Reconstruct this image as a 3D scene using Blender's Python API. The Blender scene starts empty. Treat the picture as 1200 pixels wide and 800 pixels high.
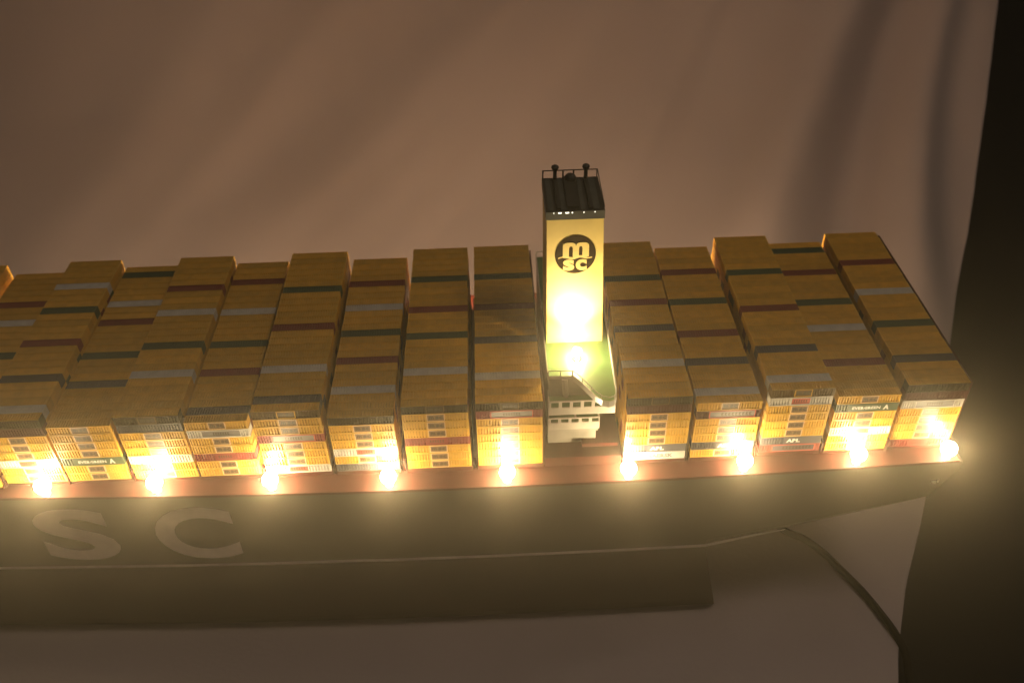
import bpy, bmesh, math, random
from mathutils import Vector, Matrix
R = math.radians
K = 0.0065                      # metres per container tier of the model ship; all sizes below are in tiers
rnd = random.Random(7)
scene = bpy.context.scene
col = scene.collection

# ------------------------------------------------------------------ camera
cd = bpy.data.cameras.new('camera'); cam = bpy.data.objects.new('camera', cd); col.objects.link(cam)
cam.location = Vector((-1.416, -58.494, 63.227)) * K
cam.rotation_euler = (R(50.477), R(1.133), R(-2.115))
cd.sensor_width = 36.0; cd.lens = 36 * 1060.08 / 1200
cd.clip_start = 0.01; cd.clip_end = 20
cd.dof.use_dof = True; cd.dof.focus_distance = 82 * K; cd.dof.aperture_fstop = 9.0
scene.camera = cam

# ------------------------------------------------------------------ world, lights, exposure
w = bpy.data.worlds.new('World'); scene.world = w; w.use_nodes = True
bg = w.node_tree.nodes['Background']
bg.inputs['Color'].default_value = (0.95, 0.80, 0.68, 1); bg.inputs['Strength'].default_value = 0.055
def area(name, loc, target, size, power, colour):
    ld = bpy.data.lights.new(name, 'AREA'); ld.shape = 'DISK'; ld.size = size * K; ld.energy = power; ld.color = colour
    o = bpy.data.objects.new(name, ld); col.objects.link(o); o.location = Vector(loc) * K
    o.rotation_euler = (Vector(target) - Vector(loc)).to_track_quat('-Z', 'Y').to_euler()
    return o
area('room_light', (85, -25, 172), (15, 25, 0), 50, 1.75, (1.0, 0.81, 0.65))
LAMP_W = 0.155
FAR_W = 0.225
TOWER_W = 0.15
LAMP_COL = (1.0, 0.75, 0.40)
HAZE_D = 0.0017 / K
HAZE_G = 0.92
scene.view_settings.view_transform = 'Standard'; scene.view_settings.look = 'None'
scene.view_settings.exposure = 0.15; scene.view_settings.gamma = 1.0
cy = scene.cycles
cy.max_bounces = 6; cy.diffuse_bounces = 3; cy.glossy_bounces = 3; cy.transparent_max_bounces = 12
cy.volume_bounces = 0; cy.sample_clamp_indirect = 3.0
cy.use_denoising = True

# ------------------------------------------------------------------ materials
def new_mat(name):
    m = bpy.data.materials.new(name); m.use_nodes = True
    return m, m.node_tree, m.node_tree.nodes['Principled BSDF']
def mat(name, c, rough=0.5, metal=0.0, spec=0.5, grain=0.12, gscale=1.0, vary=0.0, bump=0.0, coat=0.0):
    m, nt, b = new_mat(name); N = nt.nodes; L = nt.links
    tc = N.new('ShaderNodeTexCoord'); nz = N.new('ShaderNodeTexNoise'); nz.inputs['Scale'].default_value = gscale / K
    nz.inputs['Detail'].default_value = 5
    oi0 = N.new('ShaderNodeObjectInfo'); vm = N.new('ShaderNodeVectorMath'); vm.operation = 'MULTIPLY_ADD'
    L.new(oi0.outputs['Random'], vm.inputs[0]); vm.inputs[1].default_value = (3.7, 2.3, 1.1); L.new(tc.outputs['Object'], vm.inputs[2])
    L.new(vm.outputs['Vector'], nz.inputs['Vector'])
    mr = N.new('ShaderNodeMapRange'); mr.inputs['From Min'].default_value = 0.3; mr.inputs['From Max'].default_value = 0.7
    mr.inputs['To Min'].default_value = 1 - grain; mr.inputs['To Max'].default_value = 1 + grain
    L.new(nz.outputs['Fac'], mr.inputs['Value'])
    val = mr.outputs['Result']
    if vary:
        oi = N.new('ShaderNodeObjectInfo'); m2 = N.new('ShaderNodeMapRange')
        m2.inputs['To Min'].default_value = 1 - vary; m2.inputs['To Max'].default_value = 1 + vary
        L.new(oi.outputs['Random'], m2.inputs['Value'])
        mm = N.new('ShaderNodeMath'); mm.operation = 'MULTIPLY'; L.new(val, mm.inputs[0]); L.new(m2.outputs['Result'], mm.inputs[1]); val = mm.outputs[0]
    hs = N.new('ShaderNodeHueSaturation'); hs.inputs['Color'].default_value = (*c, 1); L.new(val, hs.inputs['Value'])
    L.new(hs.outputs['Color'], b.inputs['Base Color'])
    r2 = N.new('ShaderNodeMapRange'); r2.inputs['To Min'].default_value = max(0.03, rough - 0.1); r2.inputs['To Max'].default_value = rough + 0.1
    L.new(nz.outputs['Fac'], r2.inputs['Value']); L.new(r2.outputs['Result'], b.inputs['Roughness'])
    b.inputs['Metallic'].default_value = metal; b.inputs['Specular IOR Level'].default_value = spec
    b.inputs['Coat Weight'].default_value = coat; b.inputs['Coat Roughness'].default_value = 0.12
    if bump:
        bp = N.new('ShaderNodeBump'); bp.inputs['Strength'].default_value = bump; bp.inputs['Distance'].default_value = 0.05 * K
        L.new(nz.outputs['Fac'], bp.inputs['Height']); L.new(bp.outputs['Normal'], b.inputs['Normal'])
    return m
M = {}
M['yellow'] = mat('yellow_paint', (0.74, 0.44, 0.058), 0.36, vary=0.10, coat=0.3, bump=0.3)
M['white'] = mat('white_paint', (0.66, 0.63, 0.58), 0.42, vary=0.06, coat=0.35, bump=0.3)
M['red'] = mat('dark_red_paint', (0.26, 0.042, 0.035), 0.42, vary=0.12, coat=0.35, bump=0.3)
M['green'] = mat('dark_green_paint', (0.060, 0.105, 0.055), 0.42, vary=0.12, coat=0.35, bump=0.3)
M['blue'] = mat('slate_blue_paint', (0.085, 0.088, 0.100), 0.42, vary=0.12, coat=0.35, bump=0.3)
M['darkgreen'] = mat('blackish_green_paint', (0.048, 0.036, 0.014), 0.5, spec=.12)
M['darkred'] = mat('maroon_paint', (0.08, 0.020, 0.014), 0.5, spec=.12)
M['brown'] = mat('brown_ochre_paint', (0.14, 0.08, 0.02), 0.4, spec=.3)
M['label_border'] = mat('label_border_paint', (0.80, 0.55, 0.30), 0.4)
M['label_fill'] = mat('label_fill_print', (0.20, 0.12, 0.055), 0.5)
M['label_text'] = mat('label_text_print', (0.05, 0.035, 0.02), 0.5)
M['white_text'] = mat('white_print', (0.8, 0.78, 0.72), 0.5)
M['grey_text'] = mat('grey_print', (0.18, 0.20, 0.22), 0.5)
M['red_fill'] = mat('red_print', (0.55, 0.09, 0.06), 0.5)
M['slate_fill'] = mat('slate_print', (0.20, 0.19, 0.18), 0.5)
M['hull_black'] = mat('black_hull_paint', (0.022, 0.020, 0.016), 0.5, gscale=0.3, grain=0.25)
M['hull_red'] = mat('boot_red_paint', (0.032, 0.015, 0.009), 0.6, gscale=0.3, grain=0.25)
M['hull_white'] = mat('hull_lettering_paint', (0.62, 0.56, 0.55), 0.6, gscale=0.5)
M['deck_red'] = mat('deck_oxide_red_paint', (0.060, 0.010, 0.006), 0.7, spec=.2, gscale=0.7, grain=0.2, bump=0.3)
M['deck_green'] = mat('green_deck_paint', (0.075, 0.17, 0.05), 0.5, gscale=0.6, grain=0.15)
M['ship_white'] = mat('superstructure_white_paint', (0.52, 0.48, 0.41), 0.4, gscale=0.6, grain=0.08, coat=0.2)
M['ship_grey'] = mat('superstructure_grey_paint', (0.36, 0.33, 0.28), 0.5, gscale=0.35, grain=0.25)
M['funnel_yellow'] = mat('funnel_yellow_paint', (0.83, 0.60, 0.16), 0.5, gscale=0.35, grain=0.10, bump=0.25)
M['funnel_black'] = mat('funnel_black_paint', (0.045, 0.042, 0.032), 0.5, gscale=0.6, grain=0.3)
M['funnel_slate'] = mat('funnel_roof_grey_paint', (0.085, 0.09, 0.075), 0.55, gscale=0.6, grain=0.3)
M['emblem_brown'] = mat('emblem_dark_print', (0.045, 0.028, 0.010), 0.9, spec=.1)
M['metal'] = mat('lamp_base_metal', (0.5, 0.45, 0.4), 0.3, metal=0.8)
M['cable'] = mat('black_cable_rubber', (0.008, 0.007, 0.006), 0.85, spec=.1)
M['floor'] = mat('dark_carpet', (0.009, 0.008, 0.006), 0.9, gscale=0.15, grain=0.5, bump=0.6)
# bulb: glowing glass that lets the filament light through
m = bpy.data.materials.new('glowing_bulb_glass'); m.use_nodes = True; nt = m.node_tree; nt.nodes.clear()
o_ = nt.nodes.new('ShaderNodeOutputMaterial'); a_ = nt.nodes.new('ShaderNodeAddShader'); t_ = nt.nodes.new('ShaderNodeBsdfTransparent')
e_ = nt.nodes.new('ShaderNodeEmission'); e_.inputs['Color'].default_value = (1.0, 0.90, 0.64, 1); e_.inputs['Strength'].default_value = 14
nt.links.new(t_.outputs[0], a_.inputs[0]); nt.links.new(e_.outputs[0], a_.inputs[1]); nt.links.new(a_.outputs[0], o_.inputs[0])
M['bulb'] = m
m = bpy.data.materials.new('lit_dot_glow'); m.use_nodes = True; b = m.node_tree.nodes['Principled BSDF']
b.inputs['Emission Color'].default_value = (1, .93, .75, 1); b.inputs['Emission Strength'].default_value = 2.2  # self-lit colour standing in for bright dots on the funnel cap
M['dot_glow'] = m
# cloth: woven off-white sheet
m, nt, b = new_mat('white_cotton_sheet'); N = nt.nodes; L = nt.links
tc = N.new('ShaderNodeTexCoord'); nz = N.new('ShaderNodeTexNoise'); nz.inputs['Scale'].default_value = 0.022 / K; nz.inputs['Detail'].default_value = 4
L.new(tc.outputs['Object'], nz.inputs['Vector'])
cr = N.new('ShaderNodeValToRGB'); cr.color_ramp.elements[0].position = 0.3; cr.color_ramp.elements[0].color = (0.45, 0.375, 0.36, 1)
cr.color_ramp.elements[1].position = 0.7; cr.color_ramp.elements[1].color = (0.56, 0.465, 0.445, 1)
L.new(nz.outputs['Fac'], cr.inputs['Fac']); L.new(cr.outputs['Color'], b.inputs['Base Color'])
wv = N.new('ShaderNodeTexNoise'); wv.inputs['Scale'].default_value = 2.2 / K; wv.inputs['Detail'].default_value = 3
L.new(tc.outputs['Object'], wv.inputs['Vector']); bp = N.new('ShaderNodeBump'); bp.inputs['Strength'].default_value = 0.5; bp.inputs['Distance'].default_value = 0.06 * K
L.new(wv.outputs['Fac'], bp.inputs['Height']); L.new(bp.outputs['Normal'], b.inputs['Normal'])
b.inputs['Roughness'].default_value = 0.9; b.inputs['Sheen Weight'].default_value = 0.2
M['cloth'] = m

# ------------------------------------------------------------------ mesh helpers (units: tiers)
class MB:
    def __init__(s): s.v = []; s.f = []; s.m = []
    def face(s, pts, mi=0):
        i = len(s.v); s.v += [tuple(p) for p in pts]; s.f.append(tuple(range(i, i + len(pts)))); s.m.append(mi)
    def quads(s, verts, faces, mi=0):
        i = len(s.v); s.v += [tuple(p) for p in verts]
        for f in faces: s.f.append(tuple(i + k for k in f)); s.m.append(mi)
    def box(s, x0, x1, y0, y1, z0, z1, mi=0, skip=''):
        v = [(x0,y0,z0),(x1,y0,z0),(x1,y1,z0),(x0,y1,z0),(x0,y0,z1),(x1,y0,z1),(x1,y1,z1),(x0,y1,z1)]
        F = {'b':(0,3,2,1),'t':(4,5,6,7),'f':(0,1,5,4),'k':(2,3,7,6),'l':(3,0,4,7),'r':(1,2,6,5)}
        s.quads(v, [F[k] for k in F if k not in skip], mi)
    def prism(s, poly, z0, z1, mi=0):                       # poly: list of (x, y), counter-clockwise
        n = len(poly); v = [(x, y, z0) for x, y in poly] + [(x, y, z1) for x, y in poly]
        s.quads(v, [tuple(range(n - 1, -1, -1)), tuple(range(n, 2 * n))] + [(i, (i+1) % n, n + (i+1) % n, n + i) for i in range(n)], mi)
    def lathe(s, c, prof, seg=20, mi=0):                    # prof: (r, z)
        v = []; f = []
        for r, z in prof:
            for k in range(seg):
                a = 2 * math.pi * k / seg; v.append((c[0] + r * math.cos(a), c[1] + r * math.sin(a), c[2] + z))
        for j in range(len(prof) - 1):
            for k in range(seg): f.append((j*seg + k, j*seg + (k+1) % seg, (j+1)*seg + (k+1) % seg, (j+1)*seg + k))
        f.append(tuple(range(seg - 1, -1, -1))); f.append(tuple((len(prof)-1)*seg + k for k in range(seg)))
        s.quads(v, f, mi)
    def tube(s, pts, r, seg=8, mi=0):
        P = [Vector(p) for p in pts]; v = []; f = []
        for i, p in enumerate(P):
            t = (P[min(i+1, len(P)-1)] - P[max(i-1, 0)]).normalized()
            a = t.cross(Vector((0,0,1))) if abs(t.z) < 0.9 else t.cross(Vector((1,0,0))); a.normalize(); b = t.cross(a)
            for k in range(seg):
                q = p + r * (math.cos(2*math.pi*k/seg) * a + math.sin(2*math.pi*k/seg) * b); v.append(tuple(q))
        for i in range(len(P) - 1):
            for k in range(seg): f.append((i*seg + k, i*seg + (k+1) % seg, (i+1)*seg + (k+1) % seg, (i+1)*seg + k))
        f.append(tuple(range(seg))); f.append(tuple((len(P)-1)*seg + k for k in range(seg - 1, -1, -1)))
        s.quads(v, f, mi)
    def mesh(s, name, mats, smooth=False, recalc=False, off=(0,0,0)):
        me = bpy.data.meshes.new(name)
        me.from_pydata([tuple((c - o) * K for c, o in zip(v, off)) for v in s.v], [], s.f)
        for mm in mats: me.materials.append(mm)
        for p, i in zip(me.polygons, s.m): p.material_index = i; p.use_smooth = smooth
        if recalc:
            bm = bmesh.new(); bm.from_mesh(me); bmesh.ops.recalc_face_normals(bm, faces=bm.faces); bm.to_mesh(me); bm.free()
        me.update(); return me
    def build(s, name, mats, parent=None, smooth=False, recalc=True, loc=(0,0,0), **props):
        me = s.mesh(name, mats if isinstance(mats, list) else [mats], smooth, recalc, off=loc)
        return link(name, me, parent, loc, **props)
def link(name, me, parent=None, loc=(0,0,0), **props):
    o = bpy.data.objects.new(name, me); col.objects.link(o)
    o.location = Vector(loc) * K
    if parent: o.parent = parent; o.location = (Vector(loc) - Vector(parent.get('_at', (0,0,0)))) * K
    o['_at'] = list(loc)
    for k, v in props.items(): o[k] = v
    return o
def empty(name, loc, **props):
    return link(name, None, None, loc, **props)

def text_polys(s, bold=0.0, res=2):
    cu = bpy.data.curves.new('t', 'FONT'); cu.body = s; cu.size = 1; cu.offset = bold; cu.resolution_u = res; cu.fill_mode = 'FRONT'
    ob = bpy.data.objects.new('t', cu); me = bpy.data.meshes.new_from_object(ob)
    v = [(q.co.x, q.co.y) for q in me.vertices]; f = [tuple(p.vertices) for p in me.polygons]
    bpy.data.objects.remove(ob); bpy.data.curves.remove(cu); bpy.data.meshes.remove(me)
    xs = [a for a, b in v]; ys = [b for a, b in v]
    x0, x1, y0, y1 = min(xs), max(xs), min(ys), max(ys)
    return [((a - x0) / (x1 - x0), (b - y0) / (y1 - y0)) for a, b in v], f
def put_text(mb, s, x0, x1, z0, z1, y, mi, bold=0.02, res=1):      # text on a wall that faces the -Y side
    if s[0] == '#':                                                   # print too small to read: a row of letter-sized marks
        n = int(s[1:]); p = (x1 - x0) / n
        for k in range(n):
            a = x0 + k * p; b = a + p * .72
            mb.face([(a,y,z0),(b,y,z0),(b,y,z0+.3*(z1-z0)),(a,y,z0+.3*(z1-z0))], mi); mb.face([(a,y,z0+.3*(z1-z0)),(a+p*.25,y,z0+.3*(z1-z0)),(b,y,z1),(a,y,z1)], mi)
        return
    v, f = text_polys(s, bold, res)
    mb.quads([(x0 + a * (x1 - x0), y, z0 + b * (z1 - z0)) for a, b in v], f, mi)
def solid_text(mb, s, x0, x1, z0, z1, y, t, bold=0.03, res=4, mi=0):
    v, f = text_polys(s, bold, res)
    i0 = len(mb.v); n = len(v)
    mb.v += [(x0 + a*(x1-x0), y - t, z0 + b*(z1-z0)) for a, b in v] + [(x0 + a*(x1-x0), y, z0 + b*(z1-z0)) for a, b in v]
    cnt = {}
    for q in f:
        mb.f.append(tuple(i0 + k for k in q)); mb.m.append(mi)
        for a, b in zip(q, q[1:] + q[:1]): cnt[(a, b)] = 1
    for a, b in cnt:
        if (b, a) not in cnt: mb.f.append((i0 + b, i0 + a, i0 + n + a, i0 + n + b)); mb.m.append(mi)

# ------------------------------------------------------------------ the containers
LEN, WID, HGT, PITCH = 5.77, 0.985, 0.968, 25.03 / 24
def ribs(mb, u0, u1, v0, v1, n, depth, place, mi):
    """corrugated panel: n ribs between u0 and u1, spanning v0..v1; place(u, v, d) gives the point"""
    p = (u1 - u0) / n
    for k in range(n):
        a = u0 + k * p
        cs = [(a, 0), (a + .40*p, 0), (a + .50*p, depth), (a + .90*p, depth), (a + p, 0)]
        v = [place(u, v0, d) for u, d in cs] + [place(u, v1, d) for u, d in cs]
        mb.quads(v, [(i, i+1, i+6, i+5) for i in range(4)], mi)
def container_mesh(name, side, roof, label=None):
    """origin at the middle of the container's foot; slots: 0 side, 1 roof, 2 border, 3 fill, 4 print"""
    mb = MB(); h = LEN/2; y0, y1 = -WID/2, WID/2
    # back, ends and floor
    mb.face([(h,y1,0),(-h,y1,0),(-h,y1,HGT),(h,y1,HGT)]); mb.face([(-h,y0,0),(h,y0,0),(h,y1,0),(-h,y1,0)][::-1])
    for sx in (-1, 1):
        x = sx * h
        ring = [(x,y0,0),(x,y1,0),(x,y1,HGT),(x,y0,HGT)]; inn = [(x,y0+.08,.08),(x,y1-.08,.08),(x,y1-.08,HGT-.08),(x,y0+.08,HGT-.08)]
        rec = [(x - sx*.03, b, c) for a, b, c in inn]
        for i in range(4):
            j = (i+1) % 4; q = [ring[i], ring[j], inn[j], inn[i]]; q2 = [inn[i], inn[j], rec[j], rec[i]]
            mb.face(q if sx > 0 else q[::-1]); mb.face(q2 if sx > 0 else q2[::-1])
        mb.face(rec if sx > 0 else rec[::-1])
        if sx > 0 or True:
            for yy in (-.25, -.08, .08, .25):
                mb.box(min(x - sx*.03, x - sx*.001), max(x - sx*.03, x - sx*.001), yy-.018, yy+.018, .1, HGT-.1)
    # side wall
    D = 0.15
    if side:
        fr = .085; ps = .09
        ring = [(-h,y0,0),(h,y0,0),(h,y0,HGT),(-h,y0,HGT)]; inn = [(-h+ps,y0,fr),(h-ps,y0,fr),(h-ps,y0,HGT-fr),(-h+ps,y0,HGT-fr)]
        for i in range(4):
            j = (i+1) % 4; mb.face([ring[i], ring[j], inn[j], inn[i]])
            mb.face([inn[i], inn[j], (inn[j][0], y0+D, inn[j][2]), (inn[i][0], y0+D, inn[i][2])])
        pl = lambda u, v, d: (u, y0 + D - d, v)
        if label:
            kind, a, b, txt = label; xa, xb = -h + a*LEN, -h + b*LEN
            ribs(mb, -h+ps, xa, fr, HGT-fr, max(2, round((a*LEN-ps)/.25)), .13, pl, 0)
            ribs(mb, xb, h-ps, fr, HGT-fr, max(2, round(((1-b)*LEN-ps)/.25)), .13, pl, 0)
            z0, z1 = fr - .04, HGT - fr + .04; yp = y0 - .012
            if kind == 'flat':
                mb.box(xa, xb, yp, y0+D, fr, HGT-fr, 0, 'k')
            else:
                mb.box(xa, xb, yp, y0+D, z0, z1, 2, 'kf'); bd = .075
                o = [(xa,yp,z0),(xb,yp,z0),(xb,yp,z1),(xa,yp,z1)]; n = [(xa+bd,yp,z0+bd),(xb-bd,yp,z0+bd),(xb-bd,yp,z1-bd),(xa+bd,yp,z1-bd)]
                for i in range(4):
                    j = (i+1) % 4; mb.face([o[i], o[j], n[j], n[i]], 2)
                    mb.face([n[i], n[j], (n[j][0], yp+.03, n[j][2]), (n[i][0], yp+.03, n[i][2])], 2)
                mb.face([(p[0], yp+.03, p[2]) for p in n], 3); yp += .03
            for s, ta, tb, za, zb, bold, mi in txt:
                put_text(mb, s, xa + ta*(xb-xa), xa + tb*(xb-xa), za, zb, yp - .004, mi, bold)
        else:
            ribs(mb, -h+ps, h-ps, fr, HGT-fr, 22, .13, pl, 0)
    else:
        mb.face([(-h,y0,0),(h,y0,0),(h,y0,HGT),(-h,y0,HGT)])
    # roof
    if roof:
        fr = .06; z = HGT
        ring = [(-h,y0,z),(h,y0,z),(h,y1,z),(-h,y1,z)]; inn = [(-h+.12,y0+fr,z),(h-.12,y0+fr,z),(h-.12,y1-fr,z),(-h+.12,y1-fr,z)]
        for i in range(4):
            j = (i+1) % 4; mb.face([ring[i], ring[j], inn[j], inn[i]], 1)
            mb.face([inn[i], inn[j], (inn[j][0], inn[j][1], z-.12), (inn[i][0], inn[i][1], z-.12)], 1)
        ribs(mb, -h+.12, h-.12, y0+fr, y1-fr, 23, .11, lambda u, v, d: (u, v, z - .12 + d), 1)
    else:
        mb.face([(-h,y0,HGT),(h,y0,HGT),(h,y1,HGT),(-h,y1,HGT)], 1)
    return mb.mesh(name, [M['yellow'], M['yellow'], M['label_border'], M['label_fill'], M['label_text']])
msc = ('frame', .37, .645, [('m', .13, .40, .30, .66, .05, 4), ('sc', .46, .90, .28, .66, .05, 4)])
long_label = ('frame', .22, .86, [('#7', .30, .72, .32, .64, .04, 4)])
short_label = ('frame', .34, .66, [('#6', .14, .86, .32, .66, .04, 4)])
apl = ('flat', .38, .98, [('APL', .06, .44, .24, .70, .05, 4)])
maersk = ('flat', .36, .98, [('MAERSK', .02, .72, .22, .76, .05, 4)])
green_label = ('flat', .20, .98, [('EVERGREEN', .08, .66, .30, .64, .03, 3), ('A', .72, .84, .20, .78, .06, 4)])
red_label = ('frame', .20, .92, [('#1', .05, .17, .28, .70, .08, 3), ('#9', .26, .94, .30, .68, .04, 4)])
CM = {}
for key, lab in dict(msc=msc, plain=None, long=long_label, short=short_label, apl=apl, maersk=maersk, evergreen=green_label, redlab=red_label).items():
    for roof in (False, True):
        if roof and key not in ('msc', 'plain', 'short', 'long'): continue
        CM[key, roof] = container_mesh('container', True, roof, lab)
CM['roof'] = container_mesh('container', False, True)
def container(parent, key, x, y, z, cols, fill=None, text=None, border=None):
    o = bpy.data.objects.new('container', CM[key]); col.objects.link(o); o.parent = parent
    o.location = Vector((x, y, z)) * K
    for i, m_ in enumerate([M[cols[0]], M[cols[1]]] + [M[border] if border else None, M[fill] if fill else None, M[text] if text else None]):
        if m_: o.material_slots[i].link = 'OBJECT'; o.material_slots[i].material = m_
    return o
# (key, side, fill, text, border) for each letter used in the tier strings below, from the top tier down
TIER = {
 'Y': ('msc', 'yellow', None, None, None), 'D': ('plain', 'darkgreen', None, None, None), 'G': ('msc', 'darkgreen', 'darkgreen', 'label_text', 'brown'),
 'N': ('msc', 'brown', 'brown', 'label_text', 'yellow'), 'R': ('plain', 'darkred', None, None, None), 'P': ('short', 'red', 'red', 'label_text', 'red'),
 'W': ('short', 'white', 'red_fill', 'darkred', 'white'), 'L': ('long', 'white', 'slate_fill', 'label_text', 'white'),
 'H': ('long', 'red', 'slate_fill', 'label_text', 'red_fill'), 'E': ('evergreen', 'green', 'white_text', 'white_text', None),
 'A': ('apl', 'blue', None, 'white_text', None), 'M': ('maersk', 'white', None, 'grey_text', None), 'B': ('plain', 'blue', None, None, None),
 'U': ('redlab', 'darkred', 'slate_fill', 'label_text', 'red_fill'), 'V': ('redlab', 'red', 'blue', 'label_text', 'red_fill'),
}
C_ = {'w': 'white', 'r': 'red', 'g': 'green', 'b': 'blue'}
# name: x, dy, length, dz, tiers from the top, {row from the near side: colour}, label
STACKS = [
 (-60.20,  .10, 5.60, -.15, 'YYYYYYYY', {18:'r',13:'g'}, 'container block at the extreme left of which only the far corner shows'),
 (-53.92, -.20, 5.64, -.18, 'YYYYGYY', {18:'r',15:'w',10:'g',5:'b'}, 'block of yellow containers cut off by the left edge of the photo'),
 (-47.81,  .24, 5.56, -.11, 'DRYYYWYY', {19:'w',15:'g',10:'r',5:'b',1:'w'}, 'leftmost container block whose near corner shows, two dark tiers above yellow ones'),
 (-41.92,  .18, 5.65, -.07, 'YYYYEYY', {22:'g',17:'w',14:'r',9:'g',5:'b'}, 'low container block with one green container in its side, near the left edge'),
 (-35.73,  .09, 5.80, -.05, 'GBYYYWYY', {18:'r',14:'w',9:'g',5:'w'}, 'container block lit by the second lamp from the left, two dark tiers on top'),
 (-29.65,  .01, 5.58,  .02, 'YLYYPYY', {20:'r',15:'w',10:'g',6:'r',1:'b'}, 'low container block with a white tier near the top and a red one below'),
 (-23.49, -.05, 6.02,  .08, 'NYYHYYYW', {17:'g',11:'r',5:'w',1:'b'}, 'tall container block lit by the third lamp from the left'),
 (-16.90, -.11, 5.87,  .04, 'DYYYWYB', {19:'r',15:'w',11:'g',7:'r',3:'w'}, 'low container block lit by the fourth lamp from the left'),
 (-10.22, -.21, 5.91,  .15, 'GYYYPYYY', {18:'g',13:'r',9:'g',4:'w'}, 'container block with a bright red tier, second to the left of the yellow funnel'),
 ( -3.61, -.17, 5.98,  .16, 'GHYYYYYY', {18:'g',13:'r',8:'b',3:'w'}, 'container block directly left of the yellow funnel'),
 ( 10.00, -.18, 5.79,  .04, 'GRYYYYAM', {17:'g',13:'r',9:'b',4:'w'}, 'container block directly right of the funnel, white container lowest'),
 ( 16.32, -.20, 5.83,  .10, 'YUYYYAY', {19:'r',14:'g',9:'r',5:'b',1:'w'}, 'low container block, second to the right of the yellow funnel'),
 ( 22.91,  .11, 5.70,  .06, 'NWYYYYAV', {17:'g',11:'r',5:'b',1:'w'}, 'tall container block, third to the right of the yellow funnel'),
 ( 29.17,  .11, 5.70, -.05, 'YEYYWYY', {22:'g',18:'r',13:'g',9:'w',4:'r'}, 'low container block with a green tier, second from the stern end'),
 ( 35.36,  .38, 5.67, -.19, 'DRLYYYYP', {18:'r',13:'w',8:'g',3:'b'}, 'last container block at the right end of the ship, leaning white labelled tier'),
]
STACKS[-1] = STACKS[-1][:6] + ('last container block at the right end of the ship, by the stern lamp',)
GROUP = 'container blocks stacked across the deck'
for x0, dy, ln, dz, tiers, rows, lab in STACKS:
    n = len(tiers); root = empty('container_stack', (x0 + ln/2, dy, dz), label=lab, category='container stack', group=GROUP)
    root.scale = (ln / LEN, 1, 1)
    y = lambda r: PITCH * (r + .5)
    for k, ch in enumerate(tiers):
        key, side, fill, text, border = TIER[ch]; z = n - 1 - k
        roofcol = C_.get(rows.get(0), 'yellow') if k == 0 else side
        o = container(root, (key, k == 0 and key in ('msc','plain','short','long')), rnd.uniform(-.018, .018), y(0) + rnd.uniform(-.012, .012), z, (side, roofcol), fill, text, border)
        o.rotation_euler.z = R(rnd.uniform(-.15, .15))
    for r in range(1, 24):
        c = C_.get(rows.get(r), 'yellow')
        o = container(root, 'roof', rnd.uniform(-.03, .03), y(r) + rnd.uniform(-.012, .012), n - 1 + rnd.uniform(-.012, .012), (c, c))
        o.rotation_euler.z = R(rnd.uniform(-.15, .15))
    mb = MB()
    for r in range(1, 24):
        for t in range(n - 1):
            mi = rnd.choice([0]*24 + [1, 1, 2, 3]); j = rnd.uniform(-.03, .03)
            mb.box(-LEN/2 + j, LEN/2 + j, y(r) - .5, y(r) + .5, t, t + HGT, mi)
            for sx in (-1, 1):                                     # door seam and bars of the end walls
                xx = sx * LEN/2 + j
                for yy in (-.25, .25): mb.box(min(xx, xx+sx*.02), max(xx, xx+sx*.02), y(r)+yy-.02, y(r)+yy+.02, t+.1, t+HGT-.1, mi)
    me = mb.mesh('inner_containers', [M['yellow'], M['red'], M['green'], M['blue'], M['white']])
    o = bpy.data.objects.new('inner_containers', me); col.objects.link(o); o.parent = root; o['kind'] = 'stuff'

# ------------------------------------------------------------------ the ship model
ship = empty('model_container_ship', (0, 12.5, -22.2), label='long black model container ship with red deck edge and yellow funnel', category='model ship')
EDGE = [(-120, .6), (-90, -.2), (-60, -.95), (-48, -1.3), (-32, -1.95), (-16, -2.33), (0, -2.40), (18, -2.24), (31, -1.89), (41.6, -1.52)]
def edge(x):
    for (a, ya), (b, yb) in zip(EDGE, EDGE[1:]):
        if x <= b: t = max(0, (x - a) / (b - a)); return ya + t * (yb - ya)
    return EDGE[-1][1]
def smooth_edge(x): return (edge(x-5) + 2*edge(x) + edge(x+5)) / 4 if x < 36 else edge(x)
YC = 12.5
# hull: stations along x, each a half section mirrored about the centre line
hull = MB(); xs = [-120 + 3*i for i in range(46)] + [18.6]
xs = sorted(set([x for x in xs if x < 18.3] + [18.6]))
def section(x, zb, zlist):
    e = smooth_edge(x); out = []
    for z in zlist:
        yy = e
        if z < -20.0: yy = e + 1.6 * (1 - math.sqrt(max(0, 1 - ((-20.0 - z) / 2.2) ** 2)))
        out.append((x, yy, z))
    return out
ZL = [-.5, -4.5, -10.5, -15, -20.0, -21.0, -21.8, -22.2]
secs = [section(x + (0 if x < 18.5 else 0), 0, ZL) for x in xs]
# underbody end leans aft
secs[-1] = [(x + max(0, (-10.6 - z)) * .21, y, z) for x, y, z in secs[-1]]
def strip(mb, A, B, mi):
    for i in range(len(A) - 1): mb.face([A[i], A[i+1], B[i+1], B[i]], mi if isinstance(mi, int) else mi(A[i]))
def mir(P): return [(x, 2*YC - y, z) for x, y, z in P]
band = lambda p: 0 if p[2] > -10.4 else 1
for A, B in zip(secs, secs[1:]):
    strip(hull, A, B, band); strip(hull, mir(B), mir(A), band)
    hull.face([A[-1], mir(A)[-1], mir(B)[-1], B[-1]], 1)
E_ = secs[-1]; low = E_[2:]; hull.face(low + mir(low)[::-1], 1)              # aft end of the underbody
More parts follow.
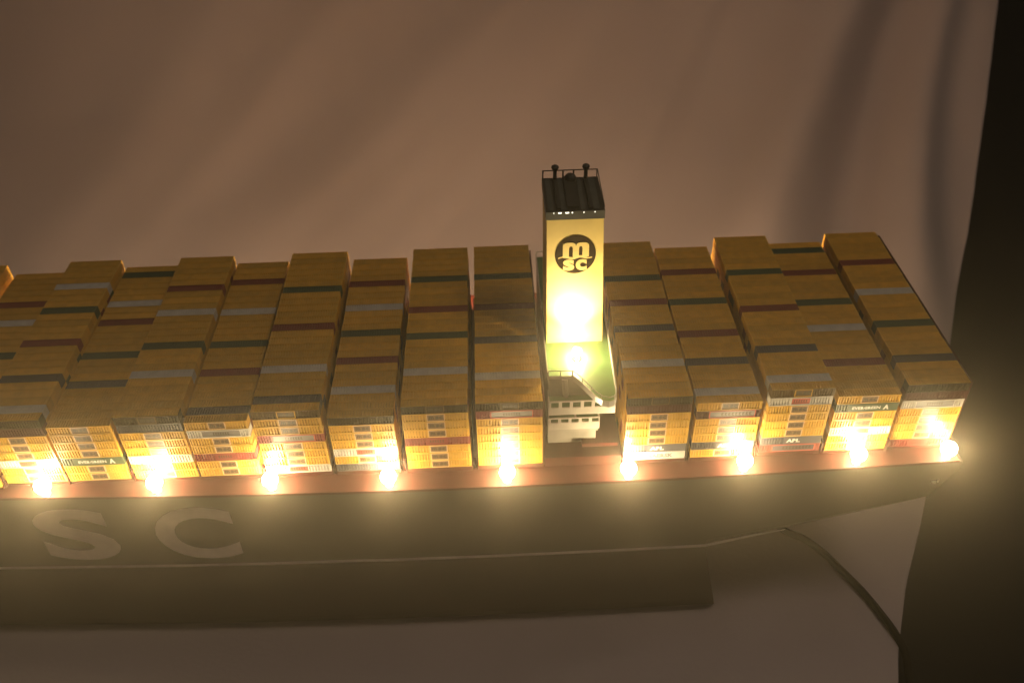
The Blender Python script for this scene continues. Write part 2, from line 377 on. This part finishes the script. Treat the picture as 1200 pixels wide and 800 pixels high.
# counter stern: upper hull only, lower edge rising aft, transom leaning
cx = [18.6, 22.2, 26.4, 30, 33, 36.5, 39.9, 41.9]; cz = [-10.75, -9.95, -9.05, -8.15, -7.4, -6.6, -5.75, -1.6]
prev = None
for x, zb in zip(cx, cz):
    e = smooth_edge(x); tuck = 0
    P = [(x, e, -.5), (x, e, -.5 + (zb + .5) * .45), (x, e, -.5 + (zb + .5) * .9), (x, e + .35, zb)]
    if prev:
        strip(hull, prev, P, 0); strip(hull, mir(P), mir(prev), 0)
        hull.face([prev[-1], mir(prev)[-1], mir(P)[-1], P[-1]], 0)
    prev = P
hull.face(prev + mir(prev)[::-1], 0)
h_ob = hull.build('hull', [M['hull_black'], M['hull_red']], ship)
# waterline stripe and lettering
mb = MB()
def on_side(x, z, off=.02): return (x, smooth_edge(x) - off, z)
def wl(x): return -10.55 - .25 * min(1, abs(x + 14) / 30) if x < -14 else -10.62
sx_ = [-118 + 2*i for i in range(69)]
for a, b in zip(sx_, sx_[1:]):
    if b > 18.7: b = 18.6
    if a >= b: break
    mb.face([on_side(a, wl(a) - .2), on_side(b, wl(b) - .2), on_side(b, wl(b) + .2), on_side(a, wl(a) + .2)])
for a, b, z1, z2, z3, z4 in ((17.0, 18.7, -10.83, -10.80, -10.40, -10.42), (18.7, 22.2, -10.80, -9.86, -9.52, -10.40), (22.2, 26.4, -9.86, -8.9, -8.75, -9.52)):
    mb.face([on_side(a, z1, .03), on_side(b, z2, .03), on_side(b, z3, .03), on_side(a, z4, .03)])
mb.build('waterline_stripe', M['hull_white'], h_ob)
for ch, xa, xb in (('M', -63.0, -52.6), ('S', -46.3, -38.9), ('C', -35.0, -27.2)):
    mb = MB(); solid_text(mb, ch, xa, xb, -9.6, -2.0, 0, .03, bold=.03, res=6)
    mb.v = [(x, smooth_edge(x) - .012 + y, z) for x, y, z in mb.v]
    mb.build('letter', M['hull_white'], h_ob, label='large faded white letter %s on the hull' % ch)
# deck and its edge lip
mb = MB(); dx = [-120 + 4*i for i in range(40)] + [38, 41.6]
dx = [x for x in dx if x <= 36] + [38.5, 41.6]
for a, b in zip(dx, dx[1:]):
    mb.face([(a, smooth_edge(a)+.15, -.46), (b, smooth_edge(b)+.15, -.46), (b, 2*YC - smooth_edge(b)-.15, -.46), (a, 2*YC - smooth_edge(a)-.15, -.46)])
dk = mb.build('deck', M['deck_red'], ship, recalc=False)
for sgn in (0, 1):
    mb = MB(); fy = (lambda y: y) if sgn == 0 else (lambda y: 2*YC - y)
    for a, b in zip(dx, dx[1:]):
        for (o1, z1), (o2, z2) in (((-.03,-.62),(-.03,-.32)), ((-.03,-.32),(.13,-.32)), ((.13,-.32),(.13,-.46))):
            mb.face([(a, fy(smooth_edge(a)+o1), z1), (b, fy(smooth_edge(b)+o1), z1), (b, fy(smooth_edge(b)+o2), z2), (a, fy(smooth_edge(a)+o2), z2)])
    mb.build('bulwark', M['deck_red'], dk)
# raised hatch covers under every stack, walkway ribs between, and the coaming in the gap below the funnel
for x0, dy, ln, dz, tiers, rows, lab in STACKS:
    mb = MB(); mb.box(x0 - .1, x0 + ln + .1, dy + .06, dy + 24.97, -.45, dz - .005)
    mb.build('hatch_cover', M['deck_red'], ship)
mb = MB(); mb.box(2.62, 9.8, -.05, 25.05, -.45, .68); cm = mb.build('coaming', M['deck_red'], ship)
mb = MB(); mb.box(6.2, 9.6, 1.2, 23.8, .684, 1.1); mb.build('deck_locker', M['deck_red'], cm)
# lashing bridges between the stacks
ends = [(s[0], s[0] + s[2], s) for s in STACKS]
for i, (a0, a1, s) in enumerate(ends[:-1]):
    b0 = ends[i+1][0]
    if b0 - a1 > 3: continue
    xm = (a1 + b0) / 2; mb = MB(); t = min(.07, (b0 - a1) * .2); z1 = .95
    mb.box(xm - t, xm + t, .10, 24.9, -.45, .1)
    for k in range(13): yy = .12 + k * 2.06; mb.box(xm - t, xm + t, yy, yy + .12, .1, z1)
    mb.box(xm - t, xm + t, .10, 24.9, z1, z1 + .12)
    mb.build('lashing_bridge', M['deck_red'], ship)
for xm, z1, yy0 in ((2.52, 7.75, .15), (41.25, 7.7, .6)):
    mb = MB()
    for k in range(9): yy = yy0 + k * 3.0; mb.box(xm - .07, xm + .07, yy, yy + .25, -.45, z1 - .3)
    for k in range(5): zz = z1 - .3 - k * 1.7; mb.box(xm - .06, xm + .06, yy0, yy0 + 24.2, zz, zz + .3)
    mb.box(xm - .02, xm + .02, yy0 + .1, yy0 + 24.1, -.4, z1 - .32)
    mb.build('lashing_bridge', M['deck_red'], ship)

# ---- accommodation block with the two lower galleries, the green bridge deck and its wings
acc = empty('accommodation_block', (6, 7, 0)); acc.parent = ship; acc.location = (Vector((6, 7, 0)) - Vector((0, 12.5, -22.2))) * K
def part(mb, name, m_, par=None, **kw):
    par = par or acc
    me = mb.mesh(name, m_ if isinstance(m_, list) else [m_], kw.pop('smooth', False), True, off=(0, 0, 0))
    o = bpy.data.objects.new(name, me); col.objects.link(o); o.parent = par
    base = Vector((6, 7, 0)) if par is acc else None
    o.location = -Vector((6, 7, 0)) * K if par is acc else Vector((0, 0, 0))
    for k, v in kw.items(): o[k] = v
    return o
mb = MB(); mb.box(3.1, 7.9, 2.9, 22.1, .69, 8.0); part(mb, 'wall', M['ship_grey'])
ZD = 8.3
wing = [(3.02, 2.85), (5.3, 2.75), (5.9, 1.9), (6.5, .85), (7.05, -.15), (7.6, -.75), (8.15, -.95), (8.6, -.8), (8.85, -.35), (8.95, .4)]
poly = wing + [(9.17, 8.7), (9.17, 25 - 8.7)] + [(x, 25 - y) for x, y in wing[::-1]]
mb = MB(); mb.prism(poly, ZD - .3, ZD - .004); deck_o = part(mb, 'bridge_deck', M['ship_white'])
mb = MB(); ins = [(6 + (x - 6) * .975, 12.5 + (y - 12.5) * .992) for x, y in poly]; mb.prism(ins, ZD - .003, ZD + .03)
part(mb, 'deck_floor', M['deck_green'])
def wall_along(mb, pts, z0, z1, t=.07, mi=0):
    for (xa, ya), (xb, yb) in zip(pts, pts[1:]):
        d = Vector((xb-xa, yb-ya)); n = Vector((-d.y, d.x)).normalized() * t / 2; e = d.normalized() * t * .3
        v = [(xa-n.x-e.x, ya-n.y-e.y), (xb-n.x+e.x, yb-n.y+e.y), (xb+n.x+e.x, yb+n.y+e.y), (xa+n.x-e.x, ya+n.y-e.y)]
        mb.prism(v, z0, z1, mi)
def resample(pts, step):
    out = [Vector(pts[0])]; acc_ = 0
    for a, b in zip(pts, pts[1:]):
        a = Vector(a); b = Vector(b); L_ = (b - a).length; s = step - acc_
        while s < L_: out.append(a + (b - a) * (s / L_)); s += step
        acc_ = (acc_ + L_) % step
    out.append(Vector(pts[-1])); return out
# solid lower strake plus open rail with stanchions round the wings and along the right side
for flip in (0, 1):
    f = (lambda p: (p[0], 25 - p[1])) if flip else (lambda p: p)
    wp = [f(p) for p in wing]
    mb = MB(); wall_along(mb, wp[1:], ZD - .45, ZD + .22, .09); part(mb, 'wing_bulwark', M['ship_white'])
    mb = MB(); mb.tube([(x, y, ZD + .72) for x, y in wp[1:]], .045, 6)
    for q in resample(wp[1:], 1.35): mb.tube([(q.x, q.y, ZD + .2), (q.x, q.y, ZD + .72)], .045, 6)
    part(mb, 'railing', M['ship_white'])
    fr = [f((3.06, 2.88)), f((5.3, 2.78))]
    mb = MB(); mb.tube([(x, y, ZD + .68) for x, y in fr], .05, 6)
    for k in range(3): x = 3.1 + k * 1.08; yy = f((x, 2.86))[1]; mb.tube([(x, yy, ZD), (x, yy, ZD + .68)], .05, 6)
    part(mb, 'railing', M['ship_white'])
sd = [(8.95, .4), (9.17, 8.7), (9.17, 16.3), (8.95, 24.6)]
mb = MB(); wall_along(mb, sd, ZD - .45, ZD + .6, .10); part(mb, 'side_bulwark', M['ship_white'])
mb = MB(); wall_along(mb, [(3.02, 2.9), (3.02, 7.4)], ZD - .3, ZD + .5, .10); part(mb, 'side_bulwark', M['ship_white'])
mb = MB(); wall_along(mb, [(3.06, 13.6), (3.06, 22.1)], ZD - .3, ZD + .5, .10); part(mb, 'side_bulwark', M['ship_white'])
def gallery(x0, x1, yf, zf, zt, zb, nwin, wx):
    """a deck slab with a pierced parapet along its near edge"""
    mb = MB(); mb.box(x0, x1, yf + .08, 2.9, zf - .12, zf); g = part(mb, 'gallery_floor', M['deck_green'])
    mb = MB(); zs0, zs1 = zf + .04, zt - .12
    mb.box(x0, x1, yf - .05, yf + .06, zb, zs0); mb.box(x0, x1, yf - .05, yf + .06, zs1, zt)
    p = wx / nwin; prev_ = x0
    for k in range(nwin):
        a = x0 + .25 + k * p; mb.box(prev_, a, yf - .05, yf + .06, zs0, zs1); prev_ = a + p * .70
    mb.box(prev_, x1, yf - .05, yf + .06, zs0, zs1)
    mb.box(x1 - .10, x1, yf + .06, 2.9, zb, zt); mb.box(x0, x0 + .1, yf + .06, 2.9, zb, zt)
    mb.box(x0 + .1, x1 - .1, yf + .06, 2.88, zb, zb + .1)
    part(mb, 'parapet', M['ship_white'])
gallery(2.98, 9.12, 1.25, 5.85, 6.68, 5.0, 6, 6.0)
gallery(2.98, 7.75, 1.25, 3.95, 4.58, 3.1, 5, 4.75)
mb = MB(); mb.box(3.02, 7.55, 1.9, 2.89, .69, 3.08); part(mb, 'lower_wall', M['ship_grey'])
mb = MB(); mb.tube([(5.2, 2.75, 5.0), (5.55, 1.5, 4.4)], .09, 6); part(mb, 'stair', M['ship_white'])
mb = MB(); mb.tube([(4.7, 2.84, 5.9), (4.55, 2.86, 8.0)], .28, 8); part(mb, 'wall_light_smudge', M['ship_white'])  # white tube added in place of a smudge of reflected light

# ---- funnel
fun = empty('funnel', (5.8, 10.4, ZD)); fun.parent = ship; fun.location = (Vector((5.8, 10.4, ZD)) - Vector((0, 12.5, -22.2))) * K
def fpart(mb, name, m_, **kw):
    me = mb.mesh(name, m_ if isinstance(m_, list) else [m_], kw.pop('smooth', False), True, off=(5.8, 10.4, ZD))
    o = bpy.data.objects.new(name, me); col.objects.link(o); o.parent = fun
    for k, v in kw.items(): o[k] = v
    return o
FT = 22.0
b0 = [(3.24, 7.6), (8.50, 7.6), (8.50, 13.2), (3.24, 13.2)]; b1 = [(3.18, 7.6), (8.08, 7.6), (8.08, 13.2), (3.18, 13.2)]
mb = MB(); v = [(x, y, ZD + .03) for x, y in b0] + [(x, y, FT) for x, y in b1]
mb.quads(v, [(0,1,5,4),(1,2,6,5),(2,3,7,6),(3,0,4,7),(4,5,6,7)]); fpart(mb, 'casing', M['funnel_yellow'])
# cap
mb = MB(); mb.box(3.10, 8.14, 7.5, 13.3, FT, FT + .80); fpart(mb, 'cap', M['funnel_black'])
mb = MB(); zt = FT + .80
for x_, wd in ((3.35, .42), (4.45, .55), (6.15, .35), (7.2, .55)):
    mb.box(x_, x_ + wd, 7.75, 13.05, zt + .002, zt + .05)
fpart(mb, 'roof_plate', M['funnel_slate'])
mb = MB(); mb.box(4.95, 5.95, 7.9, 13.1, zt + .003, zt + .28); fpart(mb, 'ridge', M['funnel_black'])
for x_ in (4.25, 7.0):
    mb = MB(); mb.box(x_ - .17, x_ + .17, 7.8, 13.1, zt + .004, zt + .2)
    mb.lathe((x_, 12.85, zt), [(.17, .1), (.17, 1.15), (.28, 1.15), (.34, 1.28), (.31, 1.42), (.18, 1.5)], 16)
    fpart(mb, 'exhaust_pipe', M['funnel_black'], smooth=False)
mb = MB(); mb.lathe((5.6, 12.6, zt), [(.55, .1), (.52, .42), (.42, .62), (.25, .74), (.08, .78)], 20); fpart(mb, 'dome', M['funnel_black'], smooth=True)
mb = MB(); zr = zt + .78
mb.tube([(3.16, 7.6, zt + .3), (3.16, 13.24, zr), (8.08, 13.24, zr), (8.08, 7.6, zt + .3)], .055, 6)
for x_ in (3.2, 4.25, 5.0, 5.95, 7.0, 8.04): mb.tube([(x_, 13.24, zt), (x_, 13.24, zr)], .08 if x_ in (3.2, 5.0, 5.95) else .05, 6)
fpart(mb, 'railing', M['funnel_black'])
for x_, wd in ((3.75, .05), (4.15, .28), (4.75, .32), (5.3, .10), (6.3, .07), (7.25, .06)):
    mb = MB(); mb.box(x_, x_ + wd, 7.46, 7.53, zt - .16, zt - .06); fpart(mb, 'lit_dot', M['dot_glow'])  # small glowing boxes put in for bright dots, not real light fittings
# emblem: dark disc with m, a wave and sc
cx_, cz_, rx, rz = 5.72, 18.32, 1.80, 1.98
def solid_poly(mb, P, y, t):                                  # P: (x, z) outline facing -Y
    n = len(P); v = [(a, y - t, b) for a, b in P] + [(a, y, b) for a, b in P]
    mb.quads(v, [tuple(range(n))] + [(i, n + i, n + (i+1) % n, (i+1) % n) for i in range(n)])
mb = MB(); solid_poly(mb, [(cx_ + rx*math.cos(2*math.pi*k/64), cz_ + rz*math.sin(2*math.pi*k/64)) for k in range(64)], 7.6, .03)
fpart(mb, 'emblem_disc', M['emblem_brown'])
def E2(u, v_): return (cx_ + u * rx, cz_ + v_ * rz)
mb = MB()
def arch(x0, x1, xi0, xi1, zb, zt_, zi):
    """one hump of the m: outer outline x0..x1 up to zt_, inner opening xi0..xi1 up to zi, as quads"""
    n = 12; O = []; I = []
    for k in range(n + 1):
        a = math.pi * (1 - k / n)
        O.append(((x0+x1)/2 + (x1-x0)/2 * math.copysign(abs(math.cos(a))**.7, math.cos(a)), zt_ - .22 + .22 * math.sin(a)**.8))
        I.append(((xi0+xi1)/2 + (xi1-xi0)/2 * math.copysign(abs(math.cos(a))**.8, math.cos(a)), zi - .16 + .16 * math.sin(a)))
    O = [(x0, zb)] + O + [(x1, zb)]; I = [(xi0, zb)] + I + [(xi1, zb)]
    for i in range(len(O) - 1): mb.face([(*E2(*O[i])[:1], 7.545, E2(*O[i])[1]), (E2(*I[i])[0], 7.545, E2(*I[i])[1]), (E2(*I[i+1])[0], 7.545, E2(*I[i+1])[1]), (E2(*O[i+1])[0], 7.545, E2(*O[i+1])[1])])
arch(-.62, .02, -.32, -.13, -.10, .66, .46); arch(.02, .66, .17, .34, -.10, .66, .46)
mb.face([(E2(a, b)[0], 7.545, E2(a, b)[1]) for a, b in ((-.62, .5), (-.60, .5), (-.60, .66), (-.62, .64))])
fpart(mb, 'emblem_letter', M['funnel_yellow'])
mb = MB(); wv_ = []
for k in range(25):
    u = -.84 + 1.66 * k / 24; zc = -.13 - .045 * math.cos((u + .15) * 2 * math.pi / .80) * 1.0; hw = .035 + (.03 if abs(u) < .6 else 0)
    wv_.append((u, zc, hw))
for (u0, c0, h0), (u1, c1, h1) in zip(wv_, wv_[1:]):
    mb.face([(E2(u0, c0-h0)[0], 7.55, E2(u0, c0-h0)[1]), (E2(u1, c1-h1)[0], 7.55, E2(u1, c1-h1)[1]), (E2(u1, c1+h1)[0], 7.55, E2(u1, c1+h1)[1]), (E2(u0, c0+h0)[0], 7.55, E2(u0, c0+h0)[1])])
fpart(mb, 'emblem_wave', M['funnel_yellow'])
for ch, ua, ub in (('s', -.60, -.04), ('c', .03, .58)):
    mb = MB(); (xa, za), (xb, zb_) = E2(ua, -.84), E2(ub, -.24); solid_text(mb, ch, xa, xb, za, zb_, 7.57, .02, bold=.042, res=6)
    fpart(mb, 'emblem_letter', M['funnel_yellow'])

# ---- lamps along both deck edges and one at the funnel's foot
lamp_xs = [(-43.9, .0), (-33.6, 0), (-22.9, 0), (-12.0, 0), (-1.0, 0), (10.25, 0), (21.15, 0), (31.9, 0), (40.5, 0)]
def lamp(x, y, z, power, bulb_r=.74, colour=None):
    mb = MB(); mb.lathe((0, 0, 0), [(.42, 0), (.42, .12), (.30, .16), (.30, .36), (.22, .40)], 16)
    o = mb.build('lamp', M['metal'], None, smooth=False); o.parent = ship
    o.location = (Vector((x, y, z)) - Vector((0, 12.5, -22.2))) * K
    mb = MB(); n = 8; prof = [(bulb_r * max(.03, math.sin(math.pi * k / n)), .42 + bulb_r - bulb_r * math.cos(math.pi * k / n)) for k in range(n + 1)]
    mb.lathe((0, 0, 0), prof, 18); b_ = mb.build('bulb', M['bulb'], None, smooth=True); b_.parent = o; b_.location = (0, 0, 0)
    ld = bpy.data.lights.new('filament', 'POINT'); ld.energy = power; ld.color = colour or LAMP_COL; ld.shadow_soft_size = .2 * K
    l_ = bpy.data.objects.new('filament', ld); col.objects.link(l_); l_.parent = o; l_.location = (0, 0, (.42 + bulb_r) * K)
    return o
NEAR_Y = [-1.00, -1.10, -1.35, -1.55, -1.60, -1.75, -1.42, -1.15, -.95]
for (x, _), y in zip(lamp_xs, NEAR_Y): lamp(x, y, -.46, LAMP_W)
for (x, _), y in zip(lamp_xs, NEAR_Y): lamp(x, 25 - y - .2, -.46, FAR_W, .74, (1.0, .66, .38))
for x in (-54.5, -65.5): lamp(x, -.5, -.46, LAMP_W); lamp(x, 25.3, -.46, FAR_W, .62, (1.0, .66, .38))
tl = lamp(5.88, 5.2, ZD + .03, TOWER_W, .42)
ld = bpy.data.lights.new('beam', 'SPOT'); ld.energy = .62; ld.color = (1.0, 0.80, 0.46); ld.spot_size = R(95); ld.spot_blend = 1.0; ld.shadow_soft_size = .2 * K
bo = bpy.data.objects.new('beam', ld); col.objects.link(bo); bo.parent = tl; bo.location = (0, 0, .84 * K)
bo.rotation_euler = Vector((-.1, 2.4, 7.0)).to_track_quat('-Z', 'Y').to_euler()

# small stern fitting
mb = MB(); mb.box(39.6, 40.05, smooth_edge(39.8) - .09, smooth_edge(39.8) - .02, -3.35, -2.95); mb.box(40.15, 40.3, smooth_edge(40.2) - .08, smooth_edge(40.2) - .02, -3.2, -2.85)
mb.build('fairlead', M['white_text'], h_ob)

# ------------------------------------------------------------------ the sheet
def prof(s, Y0=42., Rr=60., amax=R(62), z0=-22.2):
    if s < Y0: return s, z0, 0.0
    a = (s - Y0) / Rr
    if a < amax: return Y0 + Rr*math.sin(a), z0 + Rr*(1 - math.cos(a)), a
    l = s - Y0 - Rr*amax
    return Y0 + Rr*math.sin(amax) + l*math.cos(amax), z0 + Rr*(1 - math.cos(amax)) + l*math.sin(amax), amax
ED = [(-60,20),(-40,27.1),(-32,30.1),(-24,33),(-16,36),(-8,38.9),(0,42.7),(8,47.4),(16,51.8),(24,55.9),(32,60),(40,64.1),(48,68.2),(56,72.2),(64,75.9),(72,78.9),(80,81.4),(88,83.5),(96,85),(104,86),(112,86.5),(140,85),(170,83)]
def sheet_edge(s):
    for (a, xa), (b, xb) in zip(ED, ED[1:]):
        if s <= b: return xa + (s - a) / (b - a) * (xb - xa)
    return ED[-1][1]
def seg_d(x, s, x0, s0, x1, s1):
    dx_, ds = x1 - x0, s1 - s0; L2 = dx_*dx_ + ds*ds; t = ((x-x0)*dx_ + (s-s0)*ds) / L2
    d = ((x-x0)*ds - (s-s0)*dx_) / math.sqrt(L2); return d, t
FOLDS = [  # x0, s0, x1, s1, width, height, soft start
 (36.5, 52, 60.8, 107, 8.5, 7.0), (50.5, 50, 69.5, 107, 7.0, -5.0), (62.0, 48, 76.5, 107, 5.5, 4.0), (69.0, 44, 80.5, 107, 3.5, -2.0),
 (-32, 70, 12, 112, 9, 1.5), (-50, 74, -6, 112, 8.0, -1.1), (10, 66, 34, 112, 8.0, 1.4), (22, 60, 48, 112, 7.0, -1.2), (-75, 66, -40, 118, 7.0, .9),
 (-3, -11, 21, -3, 2.6, .7), (2, -16, 26, -5, 2.4, -.5), (12, -18, 30, 4, 2.4, .6), (22, -18, 33, 0, 2.2, -.45), (40, 12, 52, 34, 2.5, .5), (28, 4, 37, -12, 1.8, .5), (38, 2, 50, 22, 2.4, -.5),
 (-20, 62, 22, 112, 3.0, .5), (2, 60, 34, 110, 2.6, -.45), (-62, 66, -22, 114, 4.0, .6), (26, 58, 46, 112, 2.4, .5), (-40, 60, 0, 100, 3.2, -.5), (14, 58, 30, 92, 2.2, .4)]
def lift(x, s):
    h_ = 0.35 * math.sin(x * .045 + 1.3) * math.sin(s * .06) + .12 * math.sin(x * .19 + s * .11)
    for x0, s0, x1, s1, wd, ht in FOLDS:
        d, t = seg_d(x, s, x0, s0, x1, s1)
        g = math.exp(-(d / wd) ** 2)
        fade = 1 / (1 + math.exp(-(t + .05) * 9)) if s0 > 40 else math.exp(-((t - .5) / .5) ** 4)
        h_ += ht * g * fade
    return h_
mb = MB(); nx, ns = 190, 150; V_ = []
for j in range(ns + 1):
    s = -55 + 215 * j / ns; y, z, a = prof(s); xe = sheet_edge(s)
    for i in range(nx + 1):
        u = i / nx; x = -150 + (xe + 150) * (1 - (1 - u) ** 1.25)
        under = 1.0
        if s < 32 and x < 20: under = min(1, max(0, (-3.5 - s) / 4)) if s < 12 else min(1, max(0, (s - 27) / 5))
        h_ = lift(x, s) * under
        h_ *= min(1.0, (xe - x) / 3.0 + .35) if s < 40 else 1
        V_.append((x, y - h_ * math.sin(a), z + h_ * math.cos(a) + (.0)))
i0 = nx + 1
F_ = [(j*i0 + i, j*i0 + i + 1, (j+1)*i0 + i + 1, (j+1)*i0 + i) for j in range(ns) for i in range(nx)]
mb.quads([(x, y, max(z, -22.35) - .02) for x, y, z in V_], F_)
sh = mb.build('sheet', M['cloth'], None, smooth=True, recalc=False, label='creased off-white sheet spread under and behind the ship', category='sheet')
so = sh.modifiers.new('thick', 'SOLIDIFY'); so.thickness = .15 * K; so.offset = -1

# black cable
pts = [(27.5, 13.5, -15), (28.6, 11.5, -19), (29.6, 9.8, -21.2), (31.3, 7.8, -21.7), (33.0, 6.7, -21.75), (34.6, 4.8, -21.75), (36.0, 2.2, -21.75), (37.45, -.75, -21.75), (38.4, -3.4, -21.75), (39.25, -6.1, -21.9), (39.7, -8.4, -22.6), (39.6, -11, -24.2), (39.2, -15, -24.8), (38.5, -24, -24.8)]
def catmull(P, n=5):
    out = []; P = [Vector(p) for p in P]; Q = [P[0]] + P + [P[-1]]
    for i in range(1, len(Q) - 2):
        for k in range(n):
            t = k / n; a, b, c, d = Q[i-1:i+3]
            out.append(.5 * ((2*b) + (c-a)*t + (2*a-5*b+4*c-d)*t*t + (3*b-a-3*c+d)*t**3))
    out.append(P[-1]); return out
mb = MB(); mb.tube(catmull(pts), .42, 10)
mb.build('cable', M['cable'], None, smooth=True, label='black cable curving from under the stern over the edge of the sheet', category='cable')

# dark floor beyond the sheet
mb = MB(); g = 40
Vf = [(-390 + 780*i/g, -390 + 780*j/g, -25.2) for j in range(g+1) for i in range(g+1)]
mb.quads(Vf, [(j*(g+1)+i, j*(g+1)+i+1, (j+1)*(g+1)+i+1, (j+1)*(g+1)+i) for j in range(g) for i in range(g)])
mb.build('floor', M['floor'], None, recalc=False, kind='structure')

# ------------------------------------------------------------------ added air volume, stands in for lens glow round the lamps
m = bpy.data.materials.new('lens_glow_haze'); m.use_nodes = True; nt = m.node_tree; nt.nodes.clear()
o_ = nt.nodes.new('ShaderNodeOutputMaterial'); pv = nt.nodes.new('ShaderNodeVolumePrincipled')
pv.inputs['Color'].default_value = (1.0, 0.88, 0.66, 1); pv.inputs['Density'].default_value = HAZE_D; pv.inputs['Anisotropy'].default_value = HAZE_G
nt.links.new(pv.outputs[0], o_.inputs['Volume'])
mb = MB(); mb.box(-395, 395, -395, 395, -60, 240)
hz = mb.build('glow_haze', m, None, kind='stuff')

for o in scene.objects:
    if '_at' in o: del o['_at']
